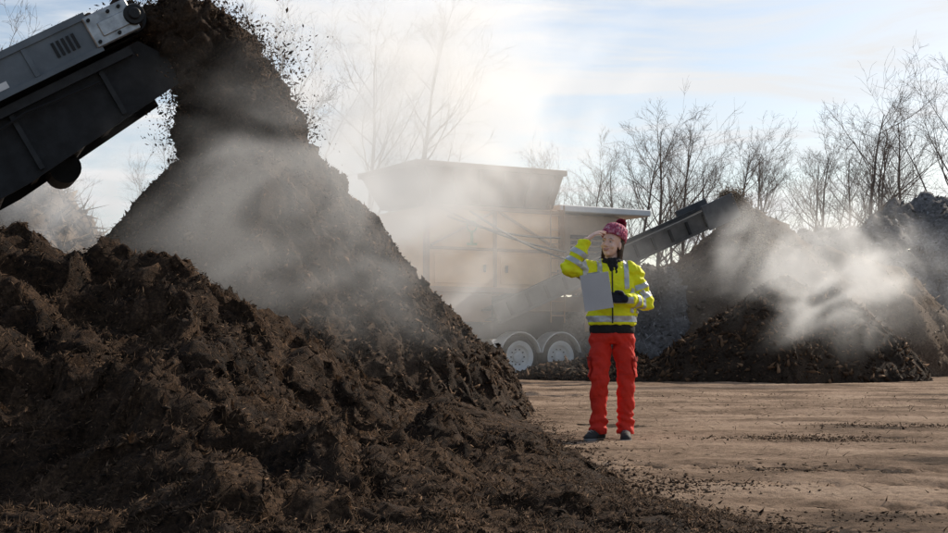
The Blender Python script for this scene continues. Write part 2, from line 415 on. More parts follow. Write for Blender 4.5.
KA = [L0, -1.7, .16]; KW = [-.98, -.84, -.62]
def wb(a): return float(np.interp(a, KA, KW))
def skirt(v0, v1):
    bm = bmesh.new(); R = []
    for a, tp in ((L0, -.05), (-1.7, -.05), (-.02, -.05), (.16, -.30)):
        R.append([bm.verts.new(A+u*a+v*b+w*q) for b, q in ((v0, wb(a)), (v1, wb(a)), (v1, tp), (v0, tp))])
    for p, q in zip(R, R[1:]):
        for k in range(4): bm.faces.new((p[k], p[(k+1) % 4], q[(k+1) % 4], q[k]))
    bm.faces.new(R[0]); bm.faces.new(R[-1][::-1])
    return obj('skirt_plate', bm, MSteelD, root)
MFrame = M('frame_grey', (.036,.038,.041), (.022,.023,.025), 8, .65, .2, .1)
for v0 in (.22, WD-.26):
    sk = skirt(v0, v0+.04)
    cbox('frame_beam', MFrame, sk, L0, -.15, v0-.10, v0-.002, -.16, -.07)
    for k in range(7):
        a = -.55-k*1.0; cbox('skirt_rib', MFrame, sk, a, a+.05, v0-.05, v0-.002, wb(a)+.05, -.165)
bm = bmesh.new(); tube(bm, [A+u*(L0+.2+i*.4)+v*.13+w*(-.24-.03*math.sin(i*2.1)) for i in range(17)], .016, 6); obj('cable', bm, MBlack, root)
cbox('bottom_belt', MRubber, root, L0+.1, .05, .30, WD-.30, -.30, -.28)
for k in range(7):
    a = -.6-k*.95
    cbox('cross_member', MSteelD, root, a, a+.08, .262, WD-.262, wb(a)+.06, wb(a)+.2)
    bm = bmesh.new(); tube(bm, [A+u*(a-.45)+v*.27+w*(wb(a-.45)+.06), A+u*(a-.45)+v*(WD-.27)+w*(wb(a-.45)+.06)], .06, 12); obj('roller', bm, MBlack, root)
a = -1.2; bm = bmesh.new(); tube(bm, [A+u*a+v*1.1+w*(wb(a)-.02), A+u*a+v*(WD-.28)+w*(wb(a)-.02)], .17, 20); obj('tension_drum', bm, MSteelD, root)
for v0 in (.3, WD-.4):
    for a in (-6.9, -5.2):
        p = A+u*a+v*v0+w*-.5; bm = bmesh.new(); tube(bm, [p, Vector((p.x, p.y, 0))], .07, 8); obj('support_leg', bm, MSteelD, root)
# falling compost (core + fine crumbs) and belt load
midY = (A+v*1.0).y
tk = [0, .3, .55, .8, 1]
pxs = [A.x-.9, A.x+.06, A.x+.50, A.x+.72, TX-.05]; pzs = [A.z+.0, A.z+.25, A.z+.04, A.z-.42, TH-1.1]; prs = [.12, .31, .48, .60, .80]
bm = bmesh.new()
for i in range(16):
    t = i/15; r_ = np.interp(t, tk, prs)
    for j in (-1, 0, 1):
        ell(bm, (np.interp(t, tk, pxs), midY+j*.36*(1-.3*t), np.interp(t, tk, pzs)-abs(j)*.06), (r_*.84, .44, r_*.88))
me = remesh(bm, .03, 2)
displace(me, lambda c: .17*fbm(c[:, 0]*2.6+c[:, 1]*2, c[:, 2]*2.6-c[:, 1]*2, 3, 61)+.12*billow(c[:, 0]*6+c[:, 1]*3, c[:, 2]*6+c[:, 1]*4, 3, 64))
fall = tag(obj('falling_compost', me, MCt), 'dark mass of compost tumbling off the big conveyor end onto the peak', 'falling compost', kind='stuff')
n = 32000; t = rng.random(n)
ang_ = rng.uniform(0, 2*PI, n); rad_ = np.interp(t, tk, prs)*rng.normal(.98, .19, n)
P = np.stack([np.interp(t, tk, pxs)+rad_*np.cos(ang_)*.90, midY+rng.uniform(-.72, .72, n)*(1-.2*t), np.interp(t, tk, pzs)+rad_*np.sin(ang_)*.9], 1)
n2 = 1500
P2 = np.stack([rng.normal(TX+.15, .25, n2), rng.normal(midY, .35, n2), rng.uniform(TH-.9, A.z+.3, n2)], 1)
n3 = 1400; P3 = np.stack([A.x+.30+rng.normal(0, .18, n3), rng.normal(midY, .4, n3), A.z-.05-rng.random(n3)**1.5*1.0], 1)
P = np.concatenate([P, P2, P3])
tag(obj('falling_crumbs', chunks('fall', P, blocky(len(P), .004, .018, 2.2)), MK, fall), kind='stuff')
n = 3000
P = np.stack([rng.uniform(L0+.3, -.1, n), rng.normal(1.0, .33, n), np.zeros(n)], 1); P[:, 2] = .35+.1*np.exp(-((P[:, 1]-1)/.5)**2)*rng.random(n)
W = np.array(A)[None]+P[:, :1]*np.array(u)[None]+P[:, 1:2]*np.array(v)[None]+P[:, 2:]*np.array(w)[None]
tag(obj('belt_load', chunks('load', W, blocky(n, .015, .05, 1.5)), MK), 'compost load riding on top of the big conveyor belt', 'compost', kind='stuff')
# ------------------------------------------------------------------ screening machine
MCream = M('cream_paint', (.76,.45,.20), (.62,.35,.15), 2.5, .55, 0, .05, 30)
MCream2 = M('cream_trim', (.36,.20,.10), (.27,.15,.075), 2.5, .55)
MBrownP = M('dusty_steel', (.25,.15,.085), (.15,.09,.055), 3, .7)
MGreyP = M('grey_paint', (.46,.31,.19), (.33,.22,.14), 3, .55)
MLight = M('light_sheet', (.80,.80,.78), (.68,.68,.67), 3, .5)
MTyre = M('tyre', (.06,.057,.053), (.04,.038,.035), 12, .9, 0, .3)
MGreen = M('green_emblem', (.04,.2,.04), (.03,.16,.03), 10, .5)
MHose = M('hose', (.02,.02,.02), None, 5, .6)
ang = math.radians(30)
d = Vector((math.cos(ang), math.sin(ang), 0)); nn = Vector((-math.sin(ang), math.cos(ang), 0)); Z = Vector((0,0,1))
O = Vector((-1.0, 27.0, 0)); MF_ = (O, d, nn, Z)
root = empty('screening_machine', O, 'cream mobile screening machine on wheels half hidden by steam behind the person', 'screening machine')
def mb(name, mat, parent, *b, bev=.01): return cbox(name, mat, parent, *b, bev=bev, fr=MF_)
body = mb('body', MCream, root, 0, 3.35, 0, 2.3, 1.85, 3.6, bev=.04)
for b in ((-.03, .08, -.05, .06, 1.8, 3.66), (3.28, 3.39, -.05, .06, 1.8, 3.66), (.085, 3.275, -.045, .05, 3.55, 3.64), (.085, 3.275, -.045, .05, 1.82, 1.93), (1.62, 1.7, -.04, .02, 1.94, 3.54), (.085, 1.61, -.035, .02, 2.7, 2.76), (1.71, 3.27, -.035, .02, 2.7, 2.76)):
    mb('frame_bar', MCream2, body, *b)
for b, h in (((.2, 1.5, -.03, -.003, 2.0, 2.62), 1.36), ((1.8, 3.15, -.03, -.003, 2.0, 2.62), 1.9)):
    dr = mb('access_door', MCream, body, *b, bev=.008); mb('door_handle', MBlack, body, h, h+.06, -.06, -.032, 2.25, 2.4, bev=.005)
for p0, p1 in (((.1, 2.78), (1.6, 3.53)), ((3.25, 2.78), (1.75, 3.53))):
    bm = bmesh.new(); tube(bm, [O+d*p0[0]+nn*-.06+Z*p0[1], O+d*p1[0]+nn*-.06+Z*p1[1]], .03, 6); obj('strut', bm, MCream2, body)
bm = bmesh.new(); R = Matrix.Translation(O+d*1.05+nn*-.10+Z*3.2) @ Matrix(((d.x, 0, nn.x, 0), (d.y, 0, nn.y, 0), (0, 1, 0, 0), (0,0,0,1)))
lathe(bm, [(.13,.008), (.13,0), (.095,0), (.095,.008)], R, 24); fbox(bm, MF_, 1.02, 1.08, -.102, -.092, 2.84, 3.09); fbox(bm, MF_, .93, 1.17, -.1025, -.0925, 2.80, 2.85)
obj('emblem', bm, MGreen, body)
HL = -.3
bm = bmesh.new()
c = [(.05,.1,3.68), (3.2,.1,3.68), (3.2,2.2,3.68), (.05,2.2,3.68), (HL,-.2,4.42), (3.3,-.2,4.42), (3.3,2.5,4.42), (HL,2.5,4.42)]
hexa(bm, [O+d*a+nn*b+Z*z for a, b, z in c])
hp = obj('hopper', bm, MBrownP, root)
for b in ((HL-.05, 3.35, -.26, -.15, 4.38, 4.5), (HL-.05, 3.35, 2.45, 2.56, 4.38, 4.5), (HL-.05, HL+.06, -.145, 2.445, 4.38, 4.5), (3.24, 3.35, -.145, 2.445, 4.38, 4.5)):
    mb('hopper_rim', MBrownP, hp, *b)
for k in range(6):
    bm = bmesh.new(); a = .2+k*.56; a2 = HL+(a-.05)/3.15*3.6
    hexa(bm, [O+d*q+nn*b+Z*z for q, b, z in ((a,.02,3.7),(a+.07,.02,3.7),(a+.07,.1,3.7),(a,.1,3.7),(a2,-.25,4.37),(a2+.08,-.25,4.37),(a2+.08,-.15,4.37),(a2,-.15,4.37))])
    obj('hopper_rib', bm, MBrownP, hp)
for q in (.25, .6):
    bm = bmesh.new(); tube(bm, [O+d*(2.75+q)+nn*-.12+Z*1.2, O+d*(2.75+q)+nn*-.12+Z*3.75], .02, 6); obj('ladder_rail', bm, MCream2, root)
for k in range(8):
    bm = bmesh.new(); tube(bm, [O+d*3.0+nn*-.12+Z*(1.35+k*.31), O+d*3.35+nn*-.12+Z*(1.35+k*.31)], .014, 6); obj('ladder_rung', bm, MCream2, root)
eng = mb('engine_housing', MGreyP, root, 3.45, 5.2, .3, 2.2, 1.9, 3.62, bev=.04)
mb('roof_plate', MLight, eng, 3.40, 5.9, .1, 2.4, 3.65, 3.80, bev=.02)
for k in range(7): mb('louvre', MSteelD, eng, 3.8, 4.9, .26, .297, 2.3+k*.13, 2.38+k*.13, bev=0)
ch = mb('chassis', MBrownP, root, -1.4, 6.2, .35, .55, 1.45, 1.78); mb('chassis', MBrownP, root, -1.4, 6.2, 1.75, 1.95, 1.45, 1.78)
for a in (0, 3, 5.6): mb('chassis_crossbar', MBrownP, ch, a, a+.15, .555, 1.745, 1.5, 1.7)
for t_ in (.45, 1.7): mb('axle_frame', MSteelD, root, 1.9, 3.7, t_, t_+.15, .85, 1.44)
mb('skirt_panel', MCream2, root, .1, 1.6, .02, .06, 1.2, 1.8); mb('skirt_panel', MCream2, root, 4.0, 5.2, .02, .06, 1.0, 1.8)
for s in (-1.1, 5.9):
    for t_ in (.45, 1.85):
        j = mb('jack_leg', MSteelD, root, s, s+.14, t_-.07, t_+.07, .06, 1.44); mb('jack_foot', MSteelD, j, s-.12, s+.26, t_-.2, t_+.2, .0, .055)
def wheel(s, t0, side):
    c = O+d*s+nn*t0+Z*.46
    ax = -nn*side
    R = Matrix.Translation(c) @ Matrix(((d.x, 0, ax.x, 0), (d.y, 0, ax.y, 0), (0, 1, 0, 0), (0,0,0,1)))
    bm = bmesh.new(); lathe(bm, [(.27,-.14), (.40,-.15), (.45,-.11), (.46,0), (.45,.11), (.40,.15), (.28,.14), (.26,.10)], R, 40)
    ty = obj('wheel', bm, MTyre, root, smooth=True)
    bm = bmesh.new(); lathe(bm, [(.345,.150), (.325,.165), (.25,.13), (.23,.06), (.12,.03), (.11,.09), (.06,.11), (.001,.11)], R, 32)
    obj('rim', bm, MLight, ty, smooth=False)
    if side > 0:
        for k in range(10):
            t = 2*PI*k/10; bm = bmesh.new(); lathe(bm, [(.014,.05), (.014,.075), (.001,.075)], R @ Matrix.Translation((.165*math.cos(t), .165*math.sin(t), 0)), 6)
            obj('wheel_nut', bm, MSteelD, ty)
for s in (2.3, 3.35):
    wheel(s, .18, 1); wheel(s, 2.1, -1)
    for side_t in (-.02, 1.88):
        bm = bmesh.new(); prev = None
        for k in range(13):
            t = math.radians(10+160*k/12)
            row = [bm.verts.new(O+d*(s+.50*math.cos(t))+nn*(side_t+q)+Z*(.46+.52*math.sin(t))) for q in (0, .42)]
            row2 = [bm.verts.new(O+d*(s+.52*math.cos(t))+nn*(side_t+q)+Z*(.46+.545*math.sin(t))) for q in (0, .42)]
            if prev:
                bm.faces.new((prev[0][0], prev[0][1], row[1], row[0])); bm.faces.new((prev[1][1], prev[1][0], row2[0], row2[1])); bm.faces.new((prev[0][0], row[0], row2[0], prev[1][0])); bm.faces.new((prev[0][1], prev[1][1], row2[1], row[1]))
            prev = (row, row2)
        obj('mudguard', bm, MLight, root, smooth=False)
for k, (p, q) in enumerate(((at(440, 207, 26.7), at(566, 252, 28.0)), (at(447, 216, 26.75), at(560, 238, 28.2)), (at(470, 211, 26.9), at(575, 262, 28.1)))):
    bm = bmesh.new(); tube(bm, [p.lerp(q, i/10)-Z*.12*math.sin(PI*i/10) for i in range(11)], .025, 6); obj('hose', bm, MHose, root)
C0 = at(496, 314, 27.1); C1 = at(732, 208, 28.9)
cu = (C1-C0).normalized(); cv = Vector((-cu.y, cu.x, 0)).normalized(); cw = cu.cross(cv).normalized()
if cw.z < 0: cw = -cw
LN = (C1-C0).length; CF = (C0, cu, cv, cw)
MCG = M('conveyor_grey', (.10,.095,.09), (.05,.048,.045), 4, .6, .1)
dc = cbox('discharge_conveyor', MCG, root, 0, LN-.3, 0, .07, -.22, .2, fr=CF)
for b in ((0, LN-.3, -.03, -.002, .14, .2), (0, LN-.3, -.03, -.002, -.22, -.16), (0, LN-.3, 1.0, 1.07, -.22, .2)): cbox('rail', MCG, dc, *b, fr=CF)
for k in range(12): cbox('stiffener', MSteelD, dc, .3+k*.45, .36+k*.45, -.028, -.003, -.155, .135, fr=CF)
cbox('belt', MRubber, dc, -.05, LN+.02, .09, .98, .10, .13, fr=CF); cbox('belt', MRubber, dc, -.05, LN+.02, .09, .98, -.13, -.10, fr=CF)
MGd = M('guard_grey', (.12,.122,.125), (.07,.072,.075), 4, .6)
cbox('head_guard', MGd, dc, LN-.75, LN+.10, -.08, -.035, -.25, .32, fr=CF, bev=.012); cbox('head_guard', MGd, dc, LN-.75, LN+.10, 1.1, 1.15, -.25, .32, fr=CF, bev=.012)
bm = bmesh.new(); tube(bm, [C1+cv*.05, C1+cv*1.0], .13, 20); obj('head_drum', bm, MSteelD, dc)
bm = bmesh.new(); tube(bm, [C0+cu*3.4-cw*.2+cv*.03, O+d*4.6+nn*.4+Z*1.5], .05, 8); obj('brace', bm, MSteelD, dc)
bm = bmesh.new(); tube(bm, [C0+cu*3.4-cw*.2+cv*1.03, O+d*4.8+nn*.9+Z*1.5], .05, 8); obj('brace', bm, MSteelD, dc)
n = 11000
tt = rng.random(n); P = np.stack([C1.x-.1+tt*.85+rng.normal(0, .10, n)*(.6+tt*1.3), C1.y+.5+rng.normal(0, .24, n), C1.z+.22+.10*np.sin(tt*3)-1.5*tt**2.2+rng.normal(0, .09, n)*(1+tt)], 1)
tag(obj('falling_compost', chunks('fall', P, blocky(n, .006, .024, 1.5)), MKb), 'brown material spilling off the tip of the machine conveyor', 'falling compost', kind='stuff')
# ------------------------------------------------------------------ bare trees
def frusta(P0, P1, R0, R1, K):
    n = len(P0); ax = P1-P0; L = np.linalg.norm(ax, axis=1, keepdims=True); ax = ax/np.maximum(L, 1e-6)
    h = np.where(np.abs(ax[:, 2:3]) < .9, np.array([[0, 0, 1.]]), np.array([[1., 0, 0]]))
    x = np.cross(ax, h); x /= np.linalg.norm(x, axis=1, keepdims=True); y = np.cross(ax, x)
    t = 2*PI*np.arange(K)/K
    ring = x[:, None]*np.cos(t)[None, :, None]+y[:, None]*np.sin(t)[None, :, None]
    v = np.concatenate([P0[:, None]+ring*R0[:, None, None], P1[:, None]+ring*R1[:, None, None]], 1)
    k = np.arange(K); f = np.stack([k, (k+1) % K, K+(k+1) % K, K+k], 1)
    return v.reshape(-1, 3), (f[None]+(np.arange(n)*2*K)[:, None, None]).reshape(-1, 4)
def tree_segs(seed, spread=1.0, forks=0, wide=1.0):
    rd = random.Random(seed); segs = {0: [], 1: []}
    def br(p, dr, ln, r, lev):
        ns = (11, 8, 6, 4)[lev]; pts = [p]; dd = dr.copy()
        for i in range(ns):
            j = (.05, .10, .15, .20)[lev]
            dd = (dd+Vector((rd.gauss(0, j), rd.gauss(0, j), rd.gauss(0, j)*.7+(.04, .065, .05, .04)[lev]))).normalized()
            q = pts[-1]+dd*ln/ns
            r0 = r*(1-.88*i/ns); r1 = r*(1-.88*(i+1)/ns)
            segs[0 if lev == 0 else 1].append((pts[-1], q, max(r0, .0004), max(r1, .0003)))
            pts.append(q)
        if lev >= 3: return
        nc = (16, 10, 7)[lev]
        for k in range(nc):
            t = rd.uniform((.28, .2, .2)[lev], .98)
            i = min(int(t*ns), ns-1); b = pts[i].lerp(pts[i+1], t*ns-i)
            base = (pts[i+1]-pts[i]).normalized(); az = rd.uniform(0, 2*PI); x, y = frame_of(base)
            th = rd.uniform(.45, .95)*spread
            nd = (base*math.cos(th)+(x*math.cos(az)+y*math.sin(az))*math.sin(th)).normalized()
            br(b, nd, ln*rd.uniform(.28, .52)*(wide*(1.15-.75*t) if lev == 0 else .9), max(r*(1-.8*t)*.5, .0005), lev+1)
    br(Vector((0, 0, 0)), Vector((rd.gauss(0, .04), rd.gauss(0, .04), 1)).normalized(), 1.0, .014, 0)
    for k in range(forks):
        a = rd.uniform(0, 6.28); br(Vector((0, 0, .10+.06*k)), Vector((.36*math.cos(a), .36*math.sin(a), 1)).normalized(), .8, .010, 0)
    out = []
    for k, K in ((0, 7), (1, 3)):
        s = segs[k]; a = [np.array([tuple(e[i]) for e in s]) for i in (0, 1)]; r = [np.array([e[i] for e in s]) for i in (2, 3)]
        vv, ff = frusta(a[0], a[1], r[0], r[1], K); out.append(npmesh('tree', vv, ff))
    return out
MBark = M('bark', (.13,.107,.092), (.078,.064,.055), 14, .9, 0, .3)
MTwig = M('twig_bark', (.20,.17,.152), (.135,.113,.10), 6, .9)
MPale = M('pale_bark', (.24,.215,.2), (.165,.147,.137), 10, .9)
vari = [tree_segs(3, 1, 0, 1.15), tree_segs(8, 1.1, 1, 1.25), tree_segs(21, .85, 0, 1.0), tree_segs(34, 1.0, 1, 1.25), tree_segs(57, .95, 0, 1.3)]
HR = 'slender bare tree in the hazy row beyond the heaps'
trees = [(868, 66, 34, 1, 'tallest spreading bare tree standing above the grey ridge at the right'),
 (944, 70, 14, 3, 'bare tree cut off by the right edge of the photo'),
 (910, 80, 70, 4, 'thin bare tree between the two big trees at the right'),
 (818, 84, 104, 2, 'slim bare tree just left of the tallest right-hand tree'),
 (655, 75, 80, 4, 'upright bare tree rising straight above the head of the machine conveyor'),
 (692, 82, 104, 0, 'bare tree to the right of the upright tree above the machine conveyor'),
 (622, 80, 112, 0, 'bare tree above the knitted hat of the person'),
 (588, 85, 124, 2, 'small bare tree nearest the steam right of the hopper'),
 (730, 86, 112, 3, 'bare tree over the tip of the machine conveyor'),
 (768, 90, 116, 4, 'bare tree over the brown heap under the conveyor tip'),
 (795, 92, 124, 0, 'low twiggy bare tree midway along the right-hand row'),
 (605, 94, 130, 4, HR), (674, 95, 128, 2, HR), (711, 96, 130, 4, HR), (749, 97, 132, 0, HR), (845, 95, 116, 4, HR), (890, 94, 108, 0, HR), (560, 94, 126, 3, HR),
 (300, 44, -30, 3, 'tall pale bare tree behind the peak of the tall pile'),
 (365, 50, -30, 4, 'tall pale bare tree behind the thick steam'),
 (430, 58, -15, 0, 'pale bare tree faint at the right side of the thick steam'),
 (268, 52, -10, 2, 'pale bare tree directly above the tall pile'),
 (-12, 40, -25, 4, 'bare tree showing in the top left corner'),
 (150, 58, 110, 3, 'bare tree beneath the big conveyor left of the tall pile'),
 (75, 60, 130, 1, 'bare tree behind the pale branch heap')]
zmax = [max(vt.co.z for m_ in vv_ for vt in m_.vertices) for vv_ in vari]
for i, (px, Yd, ty, k, lab) in enumerate(trees):
    hgt = (CAMZ+(343-ty)/F*Yd)/zmax[k]; x = (px-474)/F*Yd
    e = empty('bare_tree', (x, Yd, -.05), lab, 'tree', 'hazy row of slender bare trees' if lab == HR else 'bare winter trees around the yard')
    e.rotation_euler.z = i*1.7; e.scale = (hgt, hgt, hgt)
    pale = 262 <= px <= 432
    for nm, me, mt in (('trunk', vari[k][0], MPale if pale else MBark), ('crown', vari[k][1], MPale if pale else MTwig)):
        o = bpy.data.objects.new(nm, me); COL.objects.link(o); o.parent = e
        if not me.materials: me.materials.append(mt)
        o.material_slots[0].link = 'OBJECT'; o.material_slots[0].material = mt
# ------------------------------------------------------------------ person
PX, PY = 1.105, 10.55
pz = float(gz(np.array([PX]), np.array([PY]))[0])
person = empty('person', (PX, PY, pz+.004), 'person in yellow jacket and red trousers shading eyes with one hand, wearing a bobble hat', 'person')
MSkin = M('skin', (.82,.55,.44), (.77,.50,.39), 12, .55)
MHair = M('hair', (.07,.04,.025), (.04,.023,.015), 30, .5)
MYel = M('hivis_yellow', (.90,.90,.015), (.80,.81,.012), 9, .7, 0, .15, 60)
MRefl = M('reflective_tape', (.55,.57,.58), (.45,.47,.48), 20, .35, .25)
MRed = M('red_workwear', (.66,.034,.018), (.54,.026,.015), 7, .8, 0, .2, 80)
MScarf = M('black_knit', (.022,.021,.023), (.013,.013,.014), 20, .9, 0, .4, 120)
MGlove = M('navy_glove', (.018,.022,.04), (.011,.013,.024), 20, .75, 0, .2)
MShoe = M('shoe_dark', (.045,.044,.043), (.028,.027,.027), 20, .75, 0, .15)
MSole = M('shoe_sole', (.42,.41,.39), (.32,.31,.30), 20, .8)
MLip = M('lip', (.58,.24,.21), None, 12, .5); MEye = M('eye', (.72,.68,.64), None, 5, .25); MIris = M('iris', (.05,.03,.02), None, 5, .2)
MTeeth = M('teeth', (.78,.72,.66), None, 5, .4)
MBrow = M('brow', (.20,.12,.08), None, 5, .8)
MDred = M('dark_red', (.34,.016,.011), None, 7, .8)
HEADM = Matrix.Translation((-.004, -.035, 1.572)) @ Matrix.Rotation(math.radians(-30), 4, 'Z') @ Matrix.Rotation(math.radians(-9), 4, 'X') @ Matrix.Rotation(math.radians(6), 4, 'Y')
shR, elR, wrR = V(-.165, .0, 1.355), V(-.345, -.175, 1.375), V(-.215, -.165, 1.590)
shL, elL, wrL = V(.172, .0, 1.355), V(.262, .02, 1.105), V(.085, -.205, 1.125)
def fingers(W, dv, n, t, curls, tdir, r=1.0, spread=1.0):
    out = []
    dv = dv.normalized(); n = n.normalized(); t = t.normalized()
    for i, (off, kl, ls) in enumerate(((.030, .084, (.038,.024,.019)), (.010, .088, (.043,.027,.02)), (-.010, .084, (.039,.025,.02)), (-.029, .076, (.030,.019,.017)))):
        K = W+dv*kl+t*off*spread
        out.append((W+dv*.012+t*off*.55, .0145*r, K, .0105*r))
        a = 0; p = K; rr = (.0090, .0083, .0076, .0068)
        for j, l in enumerate(ls):
            a += curls[i][j]; q = p+(dv*math.cos(a)+n*math.sin(a)+t*off*.6*spread).normalized()*l
            out.append((p, rr[j]*r*(1.06 if i < 3 else .92), q, rr[j+1]*r*(1.06 if i < 3 else .92))); p = q
    p0 = W+dv*.022+t*.022; p1 = p0+(t*.7+tdir[0]).normalized()*.036; p2 = p1+tdir[1].normalized()*.031; p3 = p2+tdir[2].normalized()*.024
    out += [(W+dv*.01+t*.008, .016*r, p1, .0115*r), (p1, .0115*r, p2, .0098*r), (p2, .0098*r, p3, .008*r)]
    return out
dR = V(.80, -.02, .62); nR = V(.55, .20, -.75)
tR = dR.normalized().cross(nR)
tR = -tR if tR.dot(V(0, 1, 0)) < 0 else tR
nR = (nR-dR.normalized()*nR.dot(dR.normalized()))
hR = fingers(wrR, dR, nR, tR, [(.30,.28,.22), (.34,.32,.25), (.40,.36,.28), (.46,.42,.30)], (dR.normalized()*.7, dR.normalized()*.9+tR*.25+nR*.3, dR.normalized()+nR*.3))
dL = V(-1, -.12, .10); nL = V(-.1, -1, 0); tL = V(.1, 0, 1); nL = nL-dL.normalized()*nL.dot(dL.normalized())
crl = [(.05,.12,.1), (.05,.12,.1), (.05,.14,.1), (.08,.15,.1)]
tdL = (V(-.5, -.75, .2), V(-.75, -.45, .15), V(-.95, .05, -.05))
hL = fingers(wrL, dL, nL, tL, crl, tdL)
gL = fingers(wrL, dL, nL, tL, crl, tdL, 1.28)
kR, aR = V(-.106, -.045, .47), V(-.112, .015, .09)
kL, aL = V(.104, -.02, .47), V(.106, .03, .09)
bm = bmesh.new()
loft(bm, [((0,0,.79),.10,.08), ((0,0,.88),.145,.10), ((0,0,.96),.145,.10), ((0,0,1.04),.135,.098), ((0,0,1.16),.145,.105), ((0,0,1.28),.16,.11), ((0,0,1.36),.13,.085), ((0,0,1.41),.065,.06)])
cap(bm, V(0,.005,1.36), .058, V(-.003,-.015,1.50), .05)
for sh, el, wr in ((shR, elR, wrR), (shL, elL, wrL)):
    cap(bm, sh*.99, .050, el, .036); cap(bm, el, .036, wr, .027)
for hx_, k, a in ((-.085, kR, aR), (.085, kL, aL)):
    cap(bm, V(hx_,0,.84), .066, k, .040); cap(bm, k, .040, a, .028)
cap(bm, aR, .030, V(-.185,-.07,.032), .024); cap(bm, aL, .030, V(.086,-.10,.032), .024)
for c in hR+hL: cap(bm, *c, seg=10, hs=3)
T = HEADM
ell(bm, (0,.012,.035), (.074,.092,.088), T); ell(bm, (0,-.018,-.03), (.060,.072,.082), T); ell(bm, (0,-.058,-.092), (.026,.026,.02), T)
for s in (-1, 1):
    ell(bm, (s*.034,-.063,-.034), (.025,.023,.02), T); ell(bm, (s*.074,.012,-.012), (.011,.022,.032), T); ell(bm, (s*.011,-.094,-.037), (.008,.009,.007), T)
    cap(bm, T @ V(s*.012,-.083,.021), .008, T @ V(s*.045,-.07,.02), .008)
cap(bm, T @ V(0,-.083,.01), .0075, T @ V(0,-.105,-.034), .0105)
ell(bm, (0,-.083,-.066), (.023,.012,.010), T)
body = obj('body', remesh(bm, .0045, 3), MSkin, person, world=False)
for s in (-1, 1):
    bm = bmesh.new(); ell(bm, (s*.029,-.0762,.0), (.0125,.010,.0050), T); e_ = obj('eye', bm, MEye, body, world=False, smooth=True)
    bm = bmesh.new(); ell(bm, (s*.029-.002,-.0842,.0), (.005,.003,.0046), T); obj('iris', bm, MIris, body, world=False, smooth=True)
    bm = bmesh.new(); tube(bm, [T @ V(s*.013,-.0895,.022), T @ V(s*.03,-.086,.026), T @ V(s*.045,-.073,.022)], [.002,.0026,.0014], 6); obj('eyebrow', bm, MBrow, body, world=False)
bm = bmesh.new()
tube(bm, [T @ V(-.028,-.0835,-.056), T @ V(-.015,-.0925,-.0620), T @ V(0,-.0958,-.0635), T @ V(.015,-.0925,-.0620), T @ V(.028,-.0835,-.056)], [.0015,.0030,.0034,.0030,.0015], 8)
tube(bm, [T @ V(-.025,-.0835,-.0595), T @ V(-.011,-.0922,-.0720), T @ V(.011,-.0922,-.0720), T @ V(.025,-.0835,-.0595)], [.0015,.004,.004,.0015], 8); lp = obj('lips', bm, MLip, body, world=False, smooth=True)
bm = bmesh.new(); tube(bm, [T @ V(-.019,-.0870,-.0610), T @ V(-.009,-.0935,-.0665), T @ V(.009,-.0935,-.0665), T @ V(.019,-.0870,-.0610)], [.001,.0026,.0026,.001], 8); obj('teeth', bm, MTeeth, body, world=False, smooth=True)
bm = bmesh.new()
for s in (-1, 1):
    cap(bm, T @ V(s*.076,.020,.05), .011, T @ V(s*.080,.024,-.05), .011); cap(bm, T @ V(s*.080,.024,-.05), .011, T @ V(s*.074,.03,-.12), .012)
    cap(bm, T @ V(s*.06,.045,.03), .028, T @ V(s*.06,.055,-.11), .026)
ell(bm, (0,.055,-.02), (.070,.053,.09), T)
me = remesh(bm, .006, 3); displace(me, lambda c: .003*np.sin(c[:, 0]*420+c[:, 1]*260)); obj('hair', me, MHair, person, world=False)
def hat_mat():
    m, nt, b = newmat('pink_knit'); L = nt.links.new
    tc = N(nt, 'ShaderNodeTexCoord'); vo = N(nt, 'ShaderNodeTexVoronoi', Scale=62, Randomness=.35); L(tc.outputs['Object'], vo.inputs['Vector'])
    sp_ = N(nt, 'ShaderNodeSeparateColor'); L(vo.outputs['Color'], sp_.inputs[0])
    r = ramp(nt, [(0, (.32,.055,.11)), (.4, (.42,.11,.17)), (.75, (.52,.21,.27)), (.9, (.60,.38,.42))]); r.color_ramp.interpolation = 'CONSTANT'
    L(sp_.outputs[0], r.inputs['Fac']); L(r.outputs['Color'], b.inputs['Base Color']); b.inputs['Roughness'].default_value = .95
    bp = N(nt, 'ShaderNodeBump', Strength=.9, Distance=.008); L(vo.outputs['Distance'], bp.inputs['Height']); L(bp.outputs['Normal'], b.inputs['Normal'])
    return m
MHat = hat_mat()
MPom = M('pompom_wool', (.36,.04,.09), (.22,.02,.05), 60, .95)
HM = HEADM @ Matrix.Translation((0, .016, .014)) @ Matrix.Rotation(math.radians(-14), 4, 'X')
def revol(prof, rib=0, nr=40, seg=160):
    bm = bmesh.new(); R = []
    for r, h, back in prof:
        R.append([bm.verts.new(HM @ Vector(((r+rib*math.cos(nr*2*PI*k/seg))*math.cos(2*PI*k/seg)*.94, (r+rib*math.cos(nr*2*PI*k/seg))*math.sin(2*PI*k/seg)*1.12+back, h))) for k in range(seg)])
    for a, b in zip(R, R[1:]):
        for k in range(seg): bm.faces.new((a[k], a[(k+1) % seg], b[(k+1) % seg], b[k]))
    return bm
hat = obj('bobble_hat', revol([(.090,.03,0), (.096,.07,0), (.098,.10,.004), (.090,.13,.01), (.070,.150,.018), (.045,.162,.024), (.02,.167,.028), (.001,.168,.028)], .0028, 20), MHat, person, world=False, smooth=True)
obj('brim', revol([(.088,.030,0), (.099,.028,0), (.1035,.038,0), (.1045,.06,0), (.103,.080,.002), (.098,.086,.003), (.09,.084,.003)], .003, 32), MHat, hat, world=False, smooth=True)
pc = HM @ V(.006, .046, .190)
